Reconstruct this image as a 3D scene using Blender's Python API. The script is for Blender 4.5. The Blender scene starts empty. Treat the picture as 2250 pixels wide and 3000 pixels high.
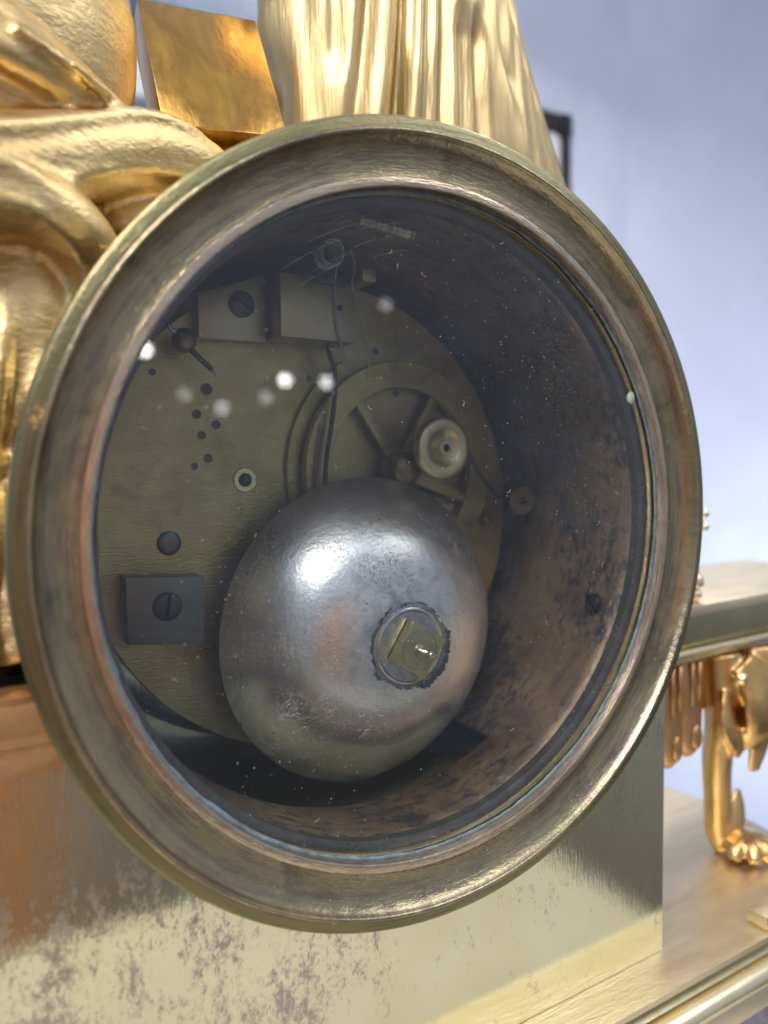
import bpy, bmesh, math, random
from mathutils import Vector, Matrix, noise as mn
R = math.radians
random.seed(7)
sc = bpy.context.scene
col = sc.collection
sc.unit_settings.scale_length = 0.06      # one unit = the bezel's radius, about 6 cm

# ------------------------------------------------------------------ camera
CAM = Vector((-1.1126, -1.5443, 0.1956))
yaw, pit, rol = .5377, -.0737, -.0156
fw = Vector((math.sin(yaw)*math.cos(pit), math.cos(yaw)*math.cos(pit), math.sin(pit)))
rt = Vector((math.cos(yaw), -math.sin(yaw), 0)); up = rt.cross(fw)
r2 = rt*math.cos(rol)+up*math.sin(rol); u2 = up*math.cos(rol)-rt*math.sin(rol)
cd = bpy.data.cameras.new('camera'); cam = bpy.data.objects.new('camera', cd); col.objects.link(cam)
cam.matrix_world = Matrix(((r2.x, u2.x, -fw.x, CAM.x), (r2.y, u2.y, -fw.y, CAM.y), (r2.z, u2.z, -fw.z, CAM.z), (0, 0, 0, 1)))
cd.sensor_fit = 'VERTICAL'; cd.sensor_height = 36; cd.sensor_width = 27; cd.lens = 36*2218.08/3000
cd.clip_start = .02; cd.clip_end = 200
cd.dof.use_dof = True; cd.dof.focus_distance = 2.05; cd.dof.aperture_fstop = .85
sc.camera = cam
# ------------------------------------------------------------------ light
sc.view_settings.view_transform = 'Standard'; sc.view_settings.look = 'None'
sc.view_settings.exposure = 0; sc.view_settings.gamma = 1
W = bpy.data.worlds.new('World'); sc.world = W; W.use_nodes = True
nt = W.node_tree; nt.nodes.clear()
out = nt.nodes.new('ShaderNodeOutputWorld'); bg = nt.nodes.new('ShaderNodeBackground')
tc = nt.nodes.new('ShaderNodeTexCoord'); sx = nt.nodes.new('ShaderNodeSeparateXYZ')
mr = nt.nodes.new('ShaderNodeMapRange'); mr.inputs[1].default_value = -.5; mr.inputs[2].default_value = .9
rp = nt.nodes.new('ShaderNodeValToRGB')
rp.color_ramp.elements[0].color = (.13, .125, .12, 1); rp.color_ramp.elements[1].color = (.62, .67, .80, 1)
e = rp.color_ramp.elements.new(.36); e.color = (.33, .36, .43, 1)
nt.links.new(tc.outputs['Generated'], sx.inputs[0]); nt.links.new(sx.outputs[2], mr.inputs[0])
nt.links.new(mr.outputs[0], rp.inputs[0]); nt.links.new(rp.outputs[0], bg.inputs[0]); nt.links.new(bg.outputs[0], out.inputs[0])
bg.inputs[1].default_value = 1.0

def lamp(name, loc, target, sx_, sy_, power, colr):
    l = bpy.data.lights.new(name, 'AREA'); l.shape = 'RECTANGLE'; l.size = sx_; l.size_y = sy_; l.energy = power; l.color = colr
    o = bpy.data.objects.new(name, l); col.objects.link(o); o.location = loc
    o.rotation_euler = (Vector(target)-Vector(loc)).to_track_quat('-Z', 'Y').to_euler(); return o
lamp('ceiling_light', (-3.0, -3.5, 9.0), (0, 0, 0), 7.0, 4.0, 330, (1, .98, .95))
lamp('ceiling_light', (6.0, -4.0, 8.0), (.5, .3, 0), 5.0, 4.5, 300, (1, .97, .92))
lamp('added_wall_fill', (12.0, 1.0, -3.5), (13, 7.5, -3), 4.0, 2.5, 480, (.86, .91, 1))  # added lamp out of view that brightens the lower wall
lamp('added_warm_fill', (-3.6, -2.6, 5.5), (-1.6, -6, -3.5), 1.5, 1.5, 430, (1, .80, .58))  # added lamp aimed at the unseen orange block
for k_ in range(3): lamp('window_light', (-7.6+1.15*k_, -2.9-1.05*k_, 7.2), (0, 0, -.2), 1.3, 3.2, 120, (.88, .94, 1))
lamp('ceiling_light', (5.5, 4.2, 7.4), (4.5, 3.0, 0), 3.5, 2.5, 420, (1, .97, .93))
for px_, py_, pz_, pw in ((6.6, -30, 4.65, 1.0), (12.72, -30, 3.67, .8), (14.76, -30, 3.64, .45), (18.05, -30, 7.45, .12), (9.75, -30, 2.37, .2), (8.14, -30, 2.9, .1), (11.8, -30, 2.86, .12)):
    l = bpy.data.lights.new('spot_lamp', 'POINT'); l.shadow_soft_size = .28; l.energy = 90*pw; l.color = (1, .95, .95)
    o = bpy.data.objects.new('spot_lamp', l); col.objects.link(o); o.location = (px_, py_, pz_)

# ------------------------------------------------------------------ materials
class NT:
    def __init__(s, name):
        s.m = bpy.data.materials.new(name); s.m.use_nodes = True; s.t = s.m.node_tree; s.t.nodes.clear()
        s.o = s.n('OutputMaterial')
    def n(s, t, **k):
        x = s.t.nodes.new('ShaderNode'+t)
        for a, b in k.items(): setattr(x, a, b)
        return x
    def l(s, a, b): s.t.links.new(a, b)
    def set(s, sock, v):
        if isinstance(v, (int, float, tuple)): sock.default_value = v
        else: s.l(v, sock)
    def math(s, op, a, b=0.0, c=0.0):
        x = s.n('Math', operation=op); s.set(x.inputs[0], a); s.set(x.inputs[1], b); s.set(x.inputs[2], c); return x.outputs[0]
    def coord(s, scale=(1, 1, 1), rot=(0, 0, 0)):
        c = s.n('TexCoord'); m = s.n('Mapping'); s.l(c.outputs['Object'], m.inputs[0]); m.inputs['Scale'].default_value = scale; m.inputs['Rotation'].default_value = rot
        return m.outputs[0]
    def polar(s, K, M, L=0.0):
        """object coords -> (cos*K, sin*K, r*M) + y*L : grain that runs round the axis"""
        c = s.n('TexCoord'); sp = s.n('SeparateXYZ'); s.l(c.outputs['Object'], sp.inputs[0])
        x, y, z = sp.outputs
        r = s.math('SQRT', s.math('ADD', s.math('MULTIPLY', x, x), s.math('MULTIPLY', z, z)))
        cb = s.n('CombineXYZ')
        s.l(s.math('MULTIPLY', s.math('DIVIDE', x, r), K), cb.inputs[0]); s.l(s.math('MULTIPLY', s.math('DIVIDE', z, r), K), cb.inputs[1])
        s.l(s.math('ADD', s.math('MULTIPLY', r, M), s.math('MULTIPLY', y, L)), cb.inputs[2]); return cb.outputs[0]
    def noise(s, v, scale, detail=4, rough=.55, dist=0.0):
        x = s.n('TexNoise'); s.l(v, x.inputs['Vector']); x.inputs['Scale'].default_value = scale
        x.inputs['Detail'].default_value = detail; x.inputs['Roughness'].default_value = rough; x.inputs['Distortion'].default_value = dist
        return x.outputs[0]
    def ramp(s, f, *st):
        x = s.n('ValToRGB'); s.l(f, x.inputs[0]); cr = x.color_ramp
        while len(cr.elements) < len(st): cr.elements.new(.5)
        for e_, (p, c) in zip(cr.elements, st): e_.position = p; e_.color = (*c, 1) if len(c) == 3 else c
        return x.outputs[0]
    def step(s, f, a, b, lo=0.0, hi=1.0):
        x = s.n('MapRange'); s.l(f, x.inputs[0]); x.inputs[1].default_value = a; x.inputs[2].default_value = b
        x.inputs[3].default_value = lo; x.inputs[4].default_value = hi; return x.outputs[0]
    def mix(s, f, a, b):
        x = s.n('Mix', data_type='RGBA'); s.set(x.inputs[0], f)
        for i, v in ((6, a), (7, b)):
            if isinstance(v, tuple): x.inputs[i].default_value = (*v, 1)
            else: s.l(v, x.inputs[i])
        return x.outputs[2]
    def bsdf(s, base, metal, rough, bump=None, dist=.01, strength=1.0, aniso=0.0, spec=.5, coat=0.0):
        b = s.n('BsdfPrincipled')
        if isinstance(base, tuple): b.inputs['Base Color'].default_value = (*base, 1)
        else: s.l(base, b.inputs['Base Color'])
        s.set(b.inputs['Metallic'], metal); s.set(b.inputs['Roughness'], rough); b.inputs['Anisotropic'].default_value = aniso
        b.inputs['Specular IOR Level'].default_value = spec; b.inputs['Coat Weight'].default_value = coat
        if bump is not None:
            q = s.n('Bump'); s.l(bump, q.inputs['Height']); q.inputs['Distance'].default_value = dist; q.inputs['Strength'].default_value = strength
            s.l(q.outputs[0], b.inputs['Normal'])
        s.l(b.outputs[0], s.o.inputs[0]); return b

def m_gold(name, base=(.95, .66, .30), dark=(.70, .42, .16), rough=(.2, .38), sc3=(1, 1, 1), bump=.004, fine=60, big=3.0):
    t = NT(name); v = t.coord(sc3); a = t.noise(v, big, 4, .6, .6); b = t.noise(v, fine, 3, .6)
    c = t.ramp(a, (.3, dark), (.62, base)); h = t.math('ADD', t.math('MULTIPLY', b, .6), t.math('MULTIPLY', t.noise(v, fine*.33, 3, .6, 1.0), .7))
    t.bsdf(c, 1.0, t.step(t.noise(v, big*2.2, 5), .3, .7, *rough), h, bump); return t.m
GOLD = m_gold('satin_gilding', (.76, .59, .31), (.52, .38, .18), (.34, .48), (1, 1.8, 2.2), bump=.003, fine=46)
GOLD_ROBE = m_gold('brushed_gilding', (.67, .53, .285), (.50, .38, .185), (.35, .46), (7, 7, .5), .0028, 15, 1.2)
GOLD_DARK = m_gold('amber_gilding', (.60, .34, .075), (.34, .18, .05), (.12, .28), (1.6, 1, .8), .003, 9, 5.0)
GOLD_LEG = m_gold('warm_gilding', (.80, .55, .25), (.56, .35, .14), (.26, .38), bump=.003, fine=30)
GOLD_BROWN = m_gold('matt_gilding', (.60, .38, .20), (.44, .26, .13), (.35, .5), bump=.003, fine=30)
GOLD_PALE = m_gold('pale_gilding', (.84, .74, .53), (.76, .64, .43), (.36, .48), (1, 6, 1), .0015, 30, 2.0)
GOLD_BAR = m_gold('polished_gilding', (.95, .82, .55), (.88, .72, .42), (.2, .28), bump=.0006, fine=20)
OLIVE = m_gold('olive_brass', (.46, .43, .28), (.36, .33, .21), (.28, .4), bump=.0012, fine=30)

def m_bezel():
    t = NT('tarnished_bezel_brass')
    g = t.math('ADD', t.math('MULTIPLY', t.noise(t.polar(1.5, 46, 30), 2.0, 6, .66, .15), .62), t.math('MULTIPLY', t.noise(t.polar(3.2, 14, 9), 2.2, 5, .6, .3), .38))       # rings of tarnish
    f = t.noise(t.polar(26, 260, 160), 1.0, 3, .6)              # turning marks
    p = t.noise(t.coord(), 4.2, 6, .62, .7)
    c = t.ramp(g, (.32, (.17, .13, .11)), (.43, (.28, .225, .175)), (.50, (.34, .305, .185)), (.58, (.41, .34, .215)), (.68, (.30, .28, .17)))
    c = t.mix(t.step(p, .55, .70, 0, .8), c, (.105, .11, .085))
    c = t.mix(t.step(t.noise(t.coord(), 5.5, 5, .6), .58, .68, 0, .5), c, (.30, .28, .13))
    sp = t.step(t.noise(t.coord(), 95, 2, .5), .70, .76)
    c = t.mix(sp, c, (.62, .52, .36))
    h = t.math('ADD', t.math('MULTIPLY', f, 1.0), t.math('MULTIPLY', t.noise(t.coord(), 130, 3, .7), .35))
    t.bsdf(c, .92, t.step(p, .3, .7, .17, .29), h, .0020, aniso=.3); return t.m
BEZEL = m_bezel()
def m_rim():
    t = NT('olive_rim_brass')
    g = t.noise(t.polar(1.6, 40, 26), 2.0, 6, .64, .2)
    f = t.noise(t.polar(30, 220, 120), 1.0, 3, .6)
    c = t.ramp(g, (.34, (.135, .125, .08)), (.5, (.215, .21, .11)), (.66, (.25, .19, .115)), (.8, (.16, .135, .095)))
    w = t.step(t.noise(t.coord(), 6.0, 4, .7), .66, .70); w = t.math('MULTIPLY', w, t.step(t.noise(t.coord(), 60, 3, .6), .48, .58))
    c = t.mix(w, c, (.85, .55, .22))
    t.bsdf(c, .92, .34, t.math('ADD', t.math('MULTIPLY', f, .5), t.math('MULTIPLY', t.noise(t.coord(), 80, 3, .7), .5)), .0025, aniso=.3); return t.m
RIM = m_rim()
def m_lip():
    t = NT('worn_lip_brass'); g = t.noise(t.polar(6, 30, 20), 2.0, 4, .6, .3)
    t.bsdf(t.ramp(g, (.35, (.48, .38, .30)), (.6, (.60, .51, .37))), .95, .24, t.noise(t.polar(30, 200, 150), 1.0, 3), .0015); return t.m
LIP = m_lip()
def m_plate():
    t = NT('tarnished_brass_sheet')
    v = t.coord((1, 1, 1)); vs = t.coord((4.2, 1, 1.9), (0, R(38), 0))
    st = t.noise(vs, 2.6, 9, .76, .25); sp = t.noise(t.coord((1.6, 1, 1), (0, R(20), 0)), 46, 6, .8, .3); big = t.noise(v, 1.5, 3, .5)
    mask = t.math('ADD', t.math('MULTIPLY', st, .55), t.math('MULTIPLY', sp, .45))
    xs = t.n('SeparateXYZ'); c0 = t.n('TexCoord'); t.l(c0.outputs['Object'], xs.inputs[0])
    left = t.step(xs.outputs[0], .35, -.75, -.055, .04)          # the sheet is more spotted towards its left end
    mask = t.math('ADD', t.math('ADD', mask, left), t.math('MULTIPLY', t.math('SUBTRACT', big, .5), .28))
    m = t.step(mask, .515, .60, 0, .68)
    base = t.ramp(t.noise(v, 2.6, 5, .6, .4), (.35, (.75, .71, .49)), (.6, (.77, .75, .57)))
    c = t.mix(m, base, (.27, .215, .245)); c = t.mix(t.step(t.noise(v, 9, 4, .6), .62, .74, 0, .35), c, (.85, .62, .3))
    t.bsdf(c, t.step(m, 0, 1, .97, .8), t.step(m, 0, 1, .07, .40), t.math('ADD', t.math('MULTIPLY', t.noise(t.coord((30, 1, 3)), 5, 4, .6), .5), t.math('MULTIPLY', t.noise(v, 7, 3, .5), .7)), .0008); return t.m
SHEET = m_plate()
def m_back():
    t = NT('aged_movement_brass'); v = t.coord()
    c = t.ramp(t.noise(v, 3.2, 5, .6, .3), (.3, (.27, .21, .09)), (.55, (.46, .375, .165)), (.75, (.36, .26, .12)))
    c = t.mix(t.step(t.noise(v, 60, 4, .7), .62, .74, 0, .6), c, (.14, .11, .07))
    c = t.mix(t.step(t.noise(v, 4.5, 6, .65, 1.2), .55, .72, 0, .6), c, (.15, .125, .075))
    ln = t.noise(t.coord((2, 1, 34), (0, R(28), 0)), 3, 4, .6); c = t.mix(t.step(ln, .66, .72, 0, .35), c, (.62, .56, .34))
    t.bsdf(c, .9, t.step(t.noise(v, 6, 4), .3, .7, .30, .46), t.noise(t.coord((12, 1, 60)), 3, 3, .6), .0022); return t.m
BACK = m_back()
DARKBLOCK = m_gold('shaded_brass', (.17, .165, .135), (.12, .12, .10), (.34, .46), bump=.001, fine=40)  # the lower bracket's shade is put into this darker brass colour
BLOCK = m_gold('dull_block_brass', (.40, .34, .20), (.31, .25, .145), (.34, .46), bump=.001, fine=40)
BRASS = m_gold('bright_old_brass', (.74, .62, .33), (.55, .44, .22), (.2, .32), bump=.001, fine=40)
NUT = m_gold('green_brass', (.52, .47, .24), (.38, .34, .17), (.32, .46), bump=.0015, fine=60, big=14)
HUB = m_gold('oily_bronze', (.30, .2, .12), (.12, .08, .06), (.38, .55), bump=.002, fine=60, big=14)
PULLEY = m_gold('satin_brass', (.60, .52, .32), (.48, .40, .23), (.34, .46), bump=.001, fine=50)
COPPER = m_gold('coppery_brass', (.55, .33, .18), (.38, .22, .12), (.3, .45), bump=.001, fine=40)
def m_steel(name, base, rough=.35):
    t = NT(name); v = t.coord(); t.bsdf(t.ramp(t.noise(v, 30, 4), (.3, tuple(x*.6 for x in base)), (.7, base)), .9, rough, t.noise(v, 90, 3), .001); return t.m
STEEL = m_steel('blackened_steel', (.075, .07, .075)); STEEL2 = m_steel('grey_steel', (.38, .37, .36), .25); OILHOLE = m_steel('oily_hole', (.11, .095, .065), .5); BLACK = m_steel('black_hole', (.008, .008, .01), .6)
def m_wall():
    t = NT('mottled_drum_copper'); v = t.coord(); a = t.noise(v, 4.0, 6, .65, .5); sp = t.noise(t.coord((1, 1.8, 1)), 21, 5, .68, .4)
    c = t.ramp(a, (.3, (.10, .072, .070)), (.5, (.29, .195, .13)), (.65, (.38, .265, .165)), (.8, (.18, .17, .17)))
    c = t.mix(t.step(t.math('ADD', t.math('MULTIPLY', sp, .62), t.math('MULTIPLY', t.noise(v, 3, 3), .38)), .50, .60), c, (.075, .072, .08))
    c = t.mix(t.step(t.noise(v, 7, 6, .7, .6), .62, .70, 0, .5), c, (.42, .44, .46))
    t.bsdf(c, .7, .45, t.math('ADD', sp, t.noise(v, 50, 4, .7)), .002); return t.m
DRUM = m_wall()
def m_bell():
    t = NT('scratched_bell_metal'); v = t.coord()
    tur = t.noise(t.polar(3, 60, 30), 1.6, 4, .6, .2)
    c = t.ramp(tur, (.3, (.78, .745, .735)), (.7, (.88, .85, .85)))
    xs = t.n('SeparateXYZ'); c0 = t.n('TexCoord'); t.l(c0.outputs['Object'], xs.inputs[0])
    d = t.math('SQRT', t.math('ADD', t.math('POWER', t.math('ADD', xs.outputs[0], .02), 2.0), t.math('POWER', t.math('SUBTRACT', xs.outputs[2], .09), 2.0)))
    soot = t.math('MULTIPLY', t.step(d, .30, .06), t.step(t.noise(t.coord(), 16, 7, .75, .8), .44, .62))
    c = t.mix(t.math('MULTIPLY', soot, .62), c, (.14, .14, .15))
    pit = t.step(t.noise(v, 62, 2, .5), .70, .735); pit = t.math('MULTIPLY', pit, t.step(t.noise(v, 7, 3), .45, .6))
    c = t.mix(pit, c, (.06, .055, .05))
    c = t.mix(t.step(t.noise(v, 3.2, 4, .5), .58, .72, 0, .25), c, (.66, .58, .57))
    wv = t.noise(t.coord((1, 1, 1), (0, R(35), 0)), 26, 3, .6, 2.5); scr = t.step(t.math('ABSOLUTE', t.math('SUBTRACT', wv, .5)), .0, .012)
    scr = t.math('ADD', scr, t.step(t.noise(v, 9, 2), .4, .62, 1, 0))
    h = t.math('ADD', t.math('MULTIPLY', t.math('MINIMUM', scr, 1.0), .35), t.math('ADD', t.math('MULTIPLY', t.noise(v, 55, 4, .7), .4), t.math('MULTIPLY', t.noise(v, 3, 2), .8)))
    t.bsdf(c, .97, t.step(t.noise(v, 6, 5, .6), .3, .7, .28, .37), h, .0030, aniso=.2); return t.m
BELL = m_bell()
def m_glass():
    t = NT('thin_window_glass'); g_ = t.n('NewGeometry'); dp = t.n('VectorMath', operation='DOT_PRODUCT'); t.l(g_.outputs['Normal'], dp.inputs[0]); t.l(g_.outputs['Incoming'], dp.inputs[1])
    fr = t.math('MULTIPLY_ADD', t.math('POWER', t.math('SUBTRACT', 1.0, t.math('ABSOLUTE', dp.outputs['Value'])), 5.0), .96, .042)   # same from both sides of the pane
    gl = t.n('BsdfGlossy'); gl.inputs['Roughness'].default_value = .008; tr = t.n('BsdfTransparent'); tr.inputs[0].default_value = (.93, .96, .97, 1)
    mx = t.n('MixShader'); t.l(fr, mx.inputs[0]); t.l(tr.outputs[0], mx.inputs[1]); t.l(gl.outputs[0], mx.inputs[2])
    df = t.n('BsdfDiffuse'); df.inputs[0].default_value = (.30, .45, .75, 1)  # bluish veil of room reflection put into the colour, along with smears
    sm = t.step(t.noise(t.coord((1, 1, 2.2), (0, R(30), 0)), 3.2, 5, .65, 1.0), .42, .75, .003, .018)
    fine = t.step(t.noise(t.coord((1, 1, 1)), 130, 2, .5), .68, .75, 0, .10); fine = t.math('MULTIPLY', fine, t.step(t.noise(t.coord(), 4, 4), .4, .65))
    w = t.math('ADD', sm, fine)
    m2 = t.n('MixShader'); t.l(w, m2.inputs[0]); t.l(mx.outputs[0], m2.inputs[1]); t.l(df.outputs[0], m2.inputs[2]); t.l(m2.outputs[0], t.o.inputs[0]); return t.m
GLASS = m_glass()
def m_plain(name, base, rough=.8, metal=0.0, sc_=6, var=.12, bump=.003):
    t = NT(name); v = t.coord(); a = t.noise(v, sc_, 5, .6)
    t.bsdf(t.ramp(a, (.3, tuple(x*(1-var) for x in base)), (.7, tuple(min(1, x*(1+var)) for x in base))), metal, rough, t.noise(v, sc_*8, 4, .6), bump); return t.m
PAINT = m_plain('pale_blue_wall_paint', (.60, .645, .80), .9, 0, .7, .05, .01)
BLACKPAINT = m_plain('black_paint', (.012, .012, .016), .4)
WHITE = m_plain('white_paint', (.78, .80, .84), .6)
BEAM = m_plain('grey_blue_paint', (.30, .36, .46), .7)
DUST = m_plain('pale_dust', (.42, .43, .45), .9)
GLUE = m_plain('clear_glue', (.60, .66, .55), .35)
THREAD = m_plain('grey_silk', (.30, .34, .34), .8, 0, 40)
PUTTY = m_plain('blue_grey_putty', (.16, .22, .28), .45, 0, 30, .4, .004)
TABLE = m_plain('cream_table_paint', (.47, .455, .40), .75, 0, 2, .06)
REFLECT_ORANGE = m_plain('reflector_orange', (.60, .27, .105), .5, 0, 2, .25)
def m_marble():
    t = NT('lavender_marble'); v = t.coord(); a = t.noise(v, 5, 7, .65, 1.5)
    t.bsdf(t.ramp(a, (.35, (.20, .19, .27)), (.55, (.36, .34, .44)), (.68, (.55, .53, .6))), 0, .2); return t.m
MARBLE = m_marble()

# ------------------------------------------------------------------ mesh helpers
ORG = {}
def link(name, me, org, parent=None, mat=None, smooth=True):
    o = bpy.data.objects.new(name, me); col.objects.link(o); org = Vector(org); ORG[o] = org
    if parent is not None: o.parent = parent; o.location = org-ORG[parent]
    else: o.location = org
    if mat and me is not None: me.materials.append(mat)
    if me is not None and smooth: me.shade_smooth()
    return o
def tag(o, label=None, cat=None, group=None, kind=None):
    for k, v in (('label', label), ('category', cat), ('group', group), ('kind', kind)):
        if v: o[k] = v
    return o
def thing(name, loc, label, cat, group=None): return tag(link(name, None, loc), label, cat, group)
def from_bm(name, bm, mat, parent=None, org=None, smooth=False, sharp=None):
    if org is None:
        c = [v.co for v in bm.verts]; org = Vector([sum((min(q[i] for q in c), max(q[i] for q in c)))/2 for i in range(3)])
    bmesh.ops.recalc_face_normals(bm, faces=bm.faces)
    for v in bm.verts: v.co -= Vector(org)
    me = bpy.data.meshes.new(name); bm.to_mesh(me); bm.free()
    o = link(name, me, org, parent, mat, smooth)
    if sharp: me.set_sharp_from_angle(angle=R(sharp))
    return o
def bevel(bm, w, seg=2):
    if w > 0: bmesh.ops.bevel(bm, geom=bm.edges[:], offset=w, segments=seg, profile=.6, affect='EDGES', clamp_overlap=True)
def box_bm(c, s, rot=None, w=.004, bm=None):
    b = bmesh.new(); bmesh.ops.create_cube(b, size=1)
    M = Matrix.Diagonal((*s, 1))
    for v in b.verts: v.co = M @ v.co
    bevel(b, w)
    M = Matrix.Translation(Vector(c)) @ (rot.to_4x4() if rot else Matrix())
    for v in b.verts: v.co = M @ v.co
    return b
def box(name, c, s, mat, parent=None, rot=None, w=.004): return from_bm(name, box_bm(c, s, rot, w), mat, parent, c, True, 35)
def prism(name, pts, y0, y1, mat, parent=None, w=.003, org=None):
    """polygon in x,z extruded along y"""
    b = bmesh.new(); f = b.faces.new([b.verts.new((x, y0, z)) for x, z in pts])
    r = bmesh.ops.extrude_face_region(b, geom=[f])
    for v in r['geom']:
        if isinstance(v, bmesh.types.BMVert): v.co.y = y1
    bmesh.ops.recalc_face_normals(b, faces=b.faces)
    if w: bevel(b, w, 2)
    return from_bm(name, b, mat, parent, org, True, 35)
def lathe_bm(prof, c, n=96, closed=False, axis='Y', bm=None, a0=0, a1=2*math.pi):
    b = bm or bmesh.new(); rings = []; full = abs(a1-a0-2*math.pi) < 1e-6; N = n if full else n+1
    for r, y in prof:
        if r < 1e-6: rings.append([b.verts.new((c[0], c[1]+y, c[2]))]); continue
        rings.append([b.verts.new((c[0]+r*math.cos(a0+(a1-a0)*i/n), c[1]+y, c[2]+r*math.sin(a0+(a1-a0)*i/n))) for i in range(N)])
    pr = list(zip(rings, rings[1:]))
    if closed: pr.append((rings[-1], rings[0]))
    for A, B in pr:
        for i in range(n):
            j = (i+1) % n if full else i+1
            if len(A) == 1 and len(B) == 1: continue
            if len(A) == 1: b.faces.new((A[0], B[i], B[j]))
            elif len(B) == 1: b.faces.new((A[i], A[j], B[0]))
            else: b.faces.new((A[i], A[j], B[j], B[i]))
    return b
def lathe(name, prof, c, mat, parent=None, n=96, closed=False, sharp=38, a0=0, a1=2*math.pi):
    return from_bm(name, lathe_bm(prof, c, n, closed, a0=a0, a1=a1), mat, parent, c, True, sharp)
def spline(P, n):
    """Catmull-Rom through tuples of any length"""
    out = []; m = len(P)-1
    for k in range(n+1):
        t = k/n*m; i = min(int(t), m-1); u = t-i; p = [P[max(i-1, 0)], P[i], P[i+1], P[min(i+2, m)]]
        out.append(tuple(.5*(2*b+(c-a)*u+(2*a-5*b+4*c-d)*u*u+(3*b-3*c+d-a)*u**3) for a, b, c, d in zip(*p)))
    return out
def tube_bm(path, n=10, bm=None, flat=1.0, fdir=Vector((0, 1, 0))):
    """path of (x,y,z,r); flat scales the section along fdir"""
    b = bm or bmesh.new(); rings = []; P = [Vector(p[:3]) for p in path]; prev = None
    for i, p in enumerate(path):
        t = (P[min(i+1, len(P)-1)]-P[max(i-1, 0)]).normalized()
        if prev is None: s = t.cross(fdir); s = s if s.length > 1e-4 else t.cross(Vector((1, 0, 0)))
        else: s = prev-t*prev.dot(t)
        s.normalize(); prev = s; q = t.cross(s)
        rings.append([b.verts.new(P[i]+p[3]*(s*math.cos(2*math.pi*k/n)+q*flat*math.sin(2*math.pi*k/n))) for k in range(n)])
    for A, B in zip(rings, rings[1:]):
        for k in range(n): b.faces.new((A[k], A[(k+1) % n], B[(k+1) % n], B[k]))
    b.faces.new(rings[0]); b.faces.new(rings[-1][::-1]); return b
def tube(name, path, mat, parent=None, n=10, sm=None, flat=1.0):
    if sm: path = spline(path, sm)
    return from_bm(name, tube_bm(path, n, flat=flat), mat, parent, None, True, 50)
def rot_to(n):
    return Vector((0, -1, 0)).rotation_difference(Vector(n).normalized()).to_matrix()
def screw(name, c, r, h, slot_deg, mat, parent, n=(0, -1, 0)):
    """domed slotted screw head facing n"""
    b = lathe_bm([(0, -h), (r*.6, -h*.96), (r*.92, -h*.7), (r, -h*.4), (r, 0)], (0, 0, 0), 28)
    M = rot_to(n)
    for v in b.verts: v.co = M @ v.co+Vector(c)
    o = from_bm(name, b, mat, parent, c, True, 40)
    s = box_bm((0, 0, 0), (r*1.86, .004, r*.2), None, 0); S = M @ Matrix.Rotation(R(slot_deg), 3, 'Y')
    for v in s.verts: v.co = S @ v.co + Vector(c)+M @ Vector((0, -h*.99, 0))
    from_bm('slot', s, BLACK, o, c); return o

# ------------------------------------------------------------------ the room and the table it stands in
def quad(name, pts, mat, kind='structure', thick=None):
    b = bmesh.new(); f = b.faces.new([b.verts.new(p) for p in pts])
    if thick:
        r = bmesh.ops.extrude_face_region(b, geom=[f])
        for v in r['geom']:
            if isinstance(v, bmesh.types.BMVert): v.co += Vector(thick)
    o = from_bm(name, b, mat); o['kind'] = kind; return o
quad('wall', [(-12, 8, -9), (9.67, 8, -9), (9.67, 8, 14), (-12, 8, 14)], PAINT, thick=(0, .3, 0))
quad('wall', [(9.67, 8, -9), (24, 3.2, -9), (24, 3.2, 14), (9.67, 8, 14)], PAINT, thick=(.1, .3, 0))
tag(box('table_surface', (-.525, -.2, -2.36), (5.25, 4.3, .12), TABLE, w=.02), kind='structure')
bt = thing('wall_shelf', (2.6, 7.8, 5.0), 'pale blue grey shelf high on the blurred wall between the gilt figures', 'shelf')
box('shelf_board', (2.4, 7.75, 5.62), (5.0, .46, .34), BEAM, bt, Matrix.Rotation(R(-2), 3, 'Y'), .02)
box('shelf_rail', (2.6, 7.88, 4.75), (5.4, .2, .5), WHITE, bt, Matrix.Rotation(R(-2), 3, 'Y'), .02)
pf = thing('picture_frame', (7.2, 7.95, 4.0), 'black picture frame on the blurred wall beside the standing robed figure', 'picture frame')
for c, s in (((6.93, 7.9, 5.54), (2.5, .14, .26)), ((6.93, 7.9, 2.7), (2.5, .14, .2))): box('frame_rail', c, s, BLACKPAINT, pf, w=.02)
for x in (8.08, 5.80): box('frame_stile', (x, 7.9, 4.15), (.15, .142, 3.1), BLACKPAINT, pf, w=.02)
box('frame_corner', (8.07, 7.88, 5.52), (.22, .16, .36), BLACKPAINT, pf, w=.05)
box('picture', (6.93, 7.95, 4.1), (2.2, .05, 2.6), WHITE, pf, w=.005)
wc = thing('added_reflector', (-2.6, -6.4, -6), 'added unseen orange cabinet facing the back of the clock', 'reflector')  # added out of view to give the brass sheet its orange reflection
box('reflector_body', (-1.82, -6.4, -2.4), (3.2, 1.0, 7.2), REFLECT_ORANGE, wc, w=.03)
for x in (-2.57, -1.05): box('reflector_panel', (x, -5.87, -2.4), (1.46, .06, 6.8), REFLECT_ORANGE, wc, w=.02)

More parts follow.
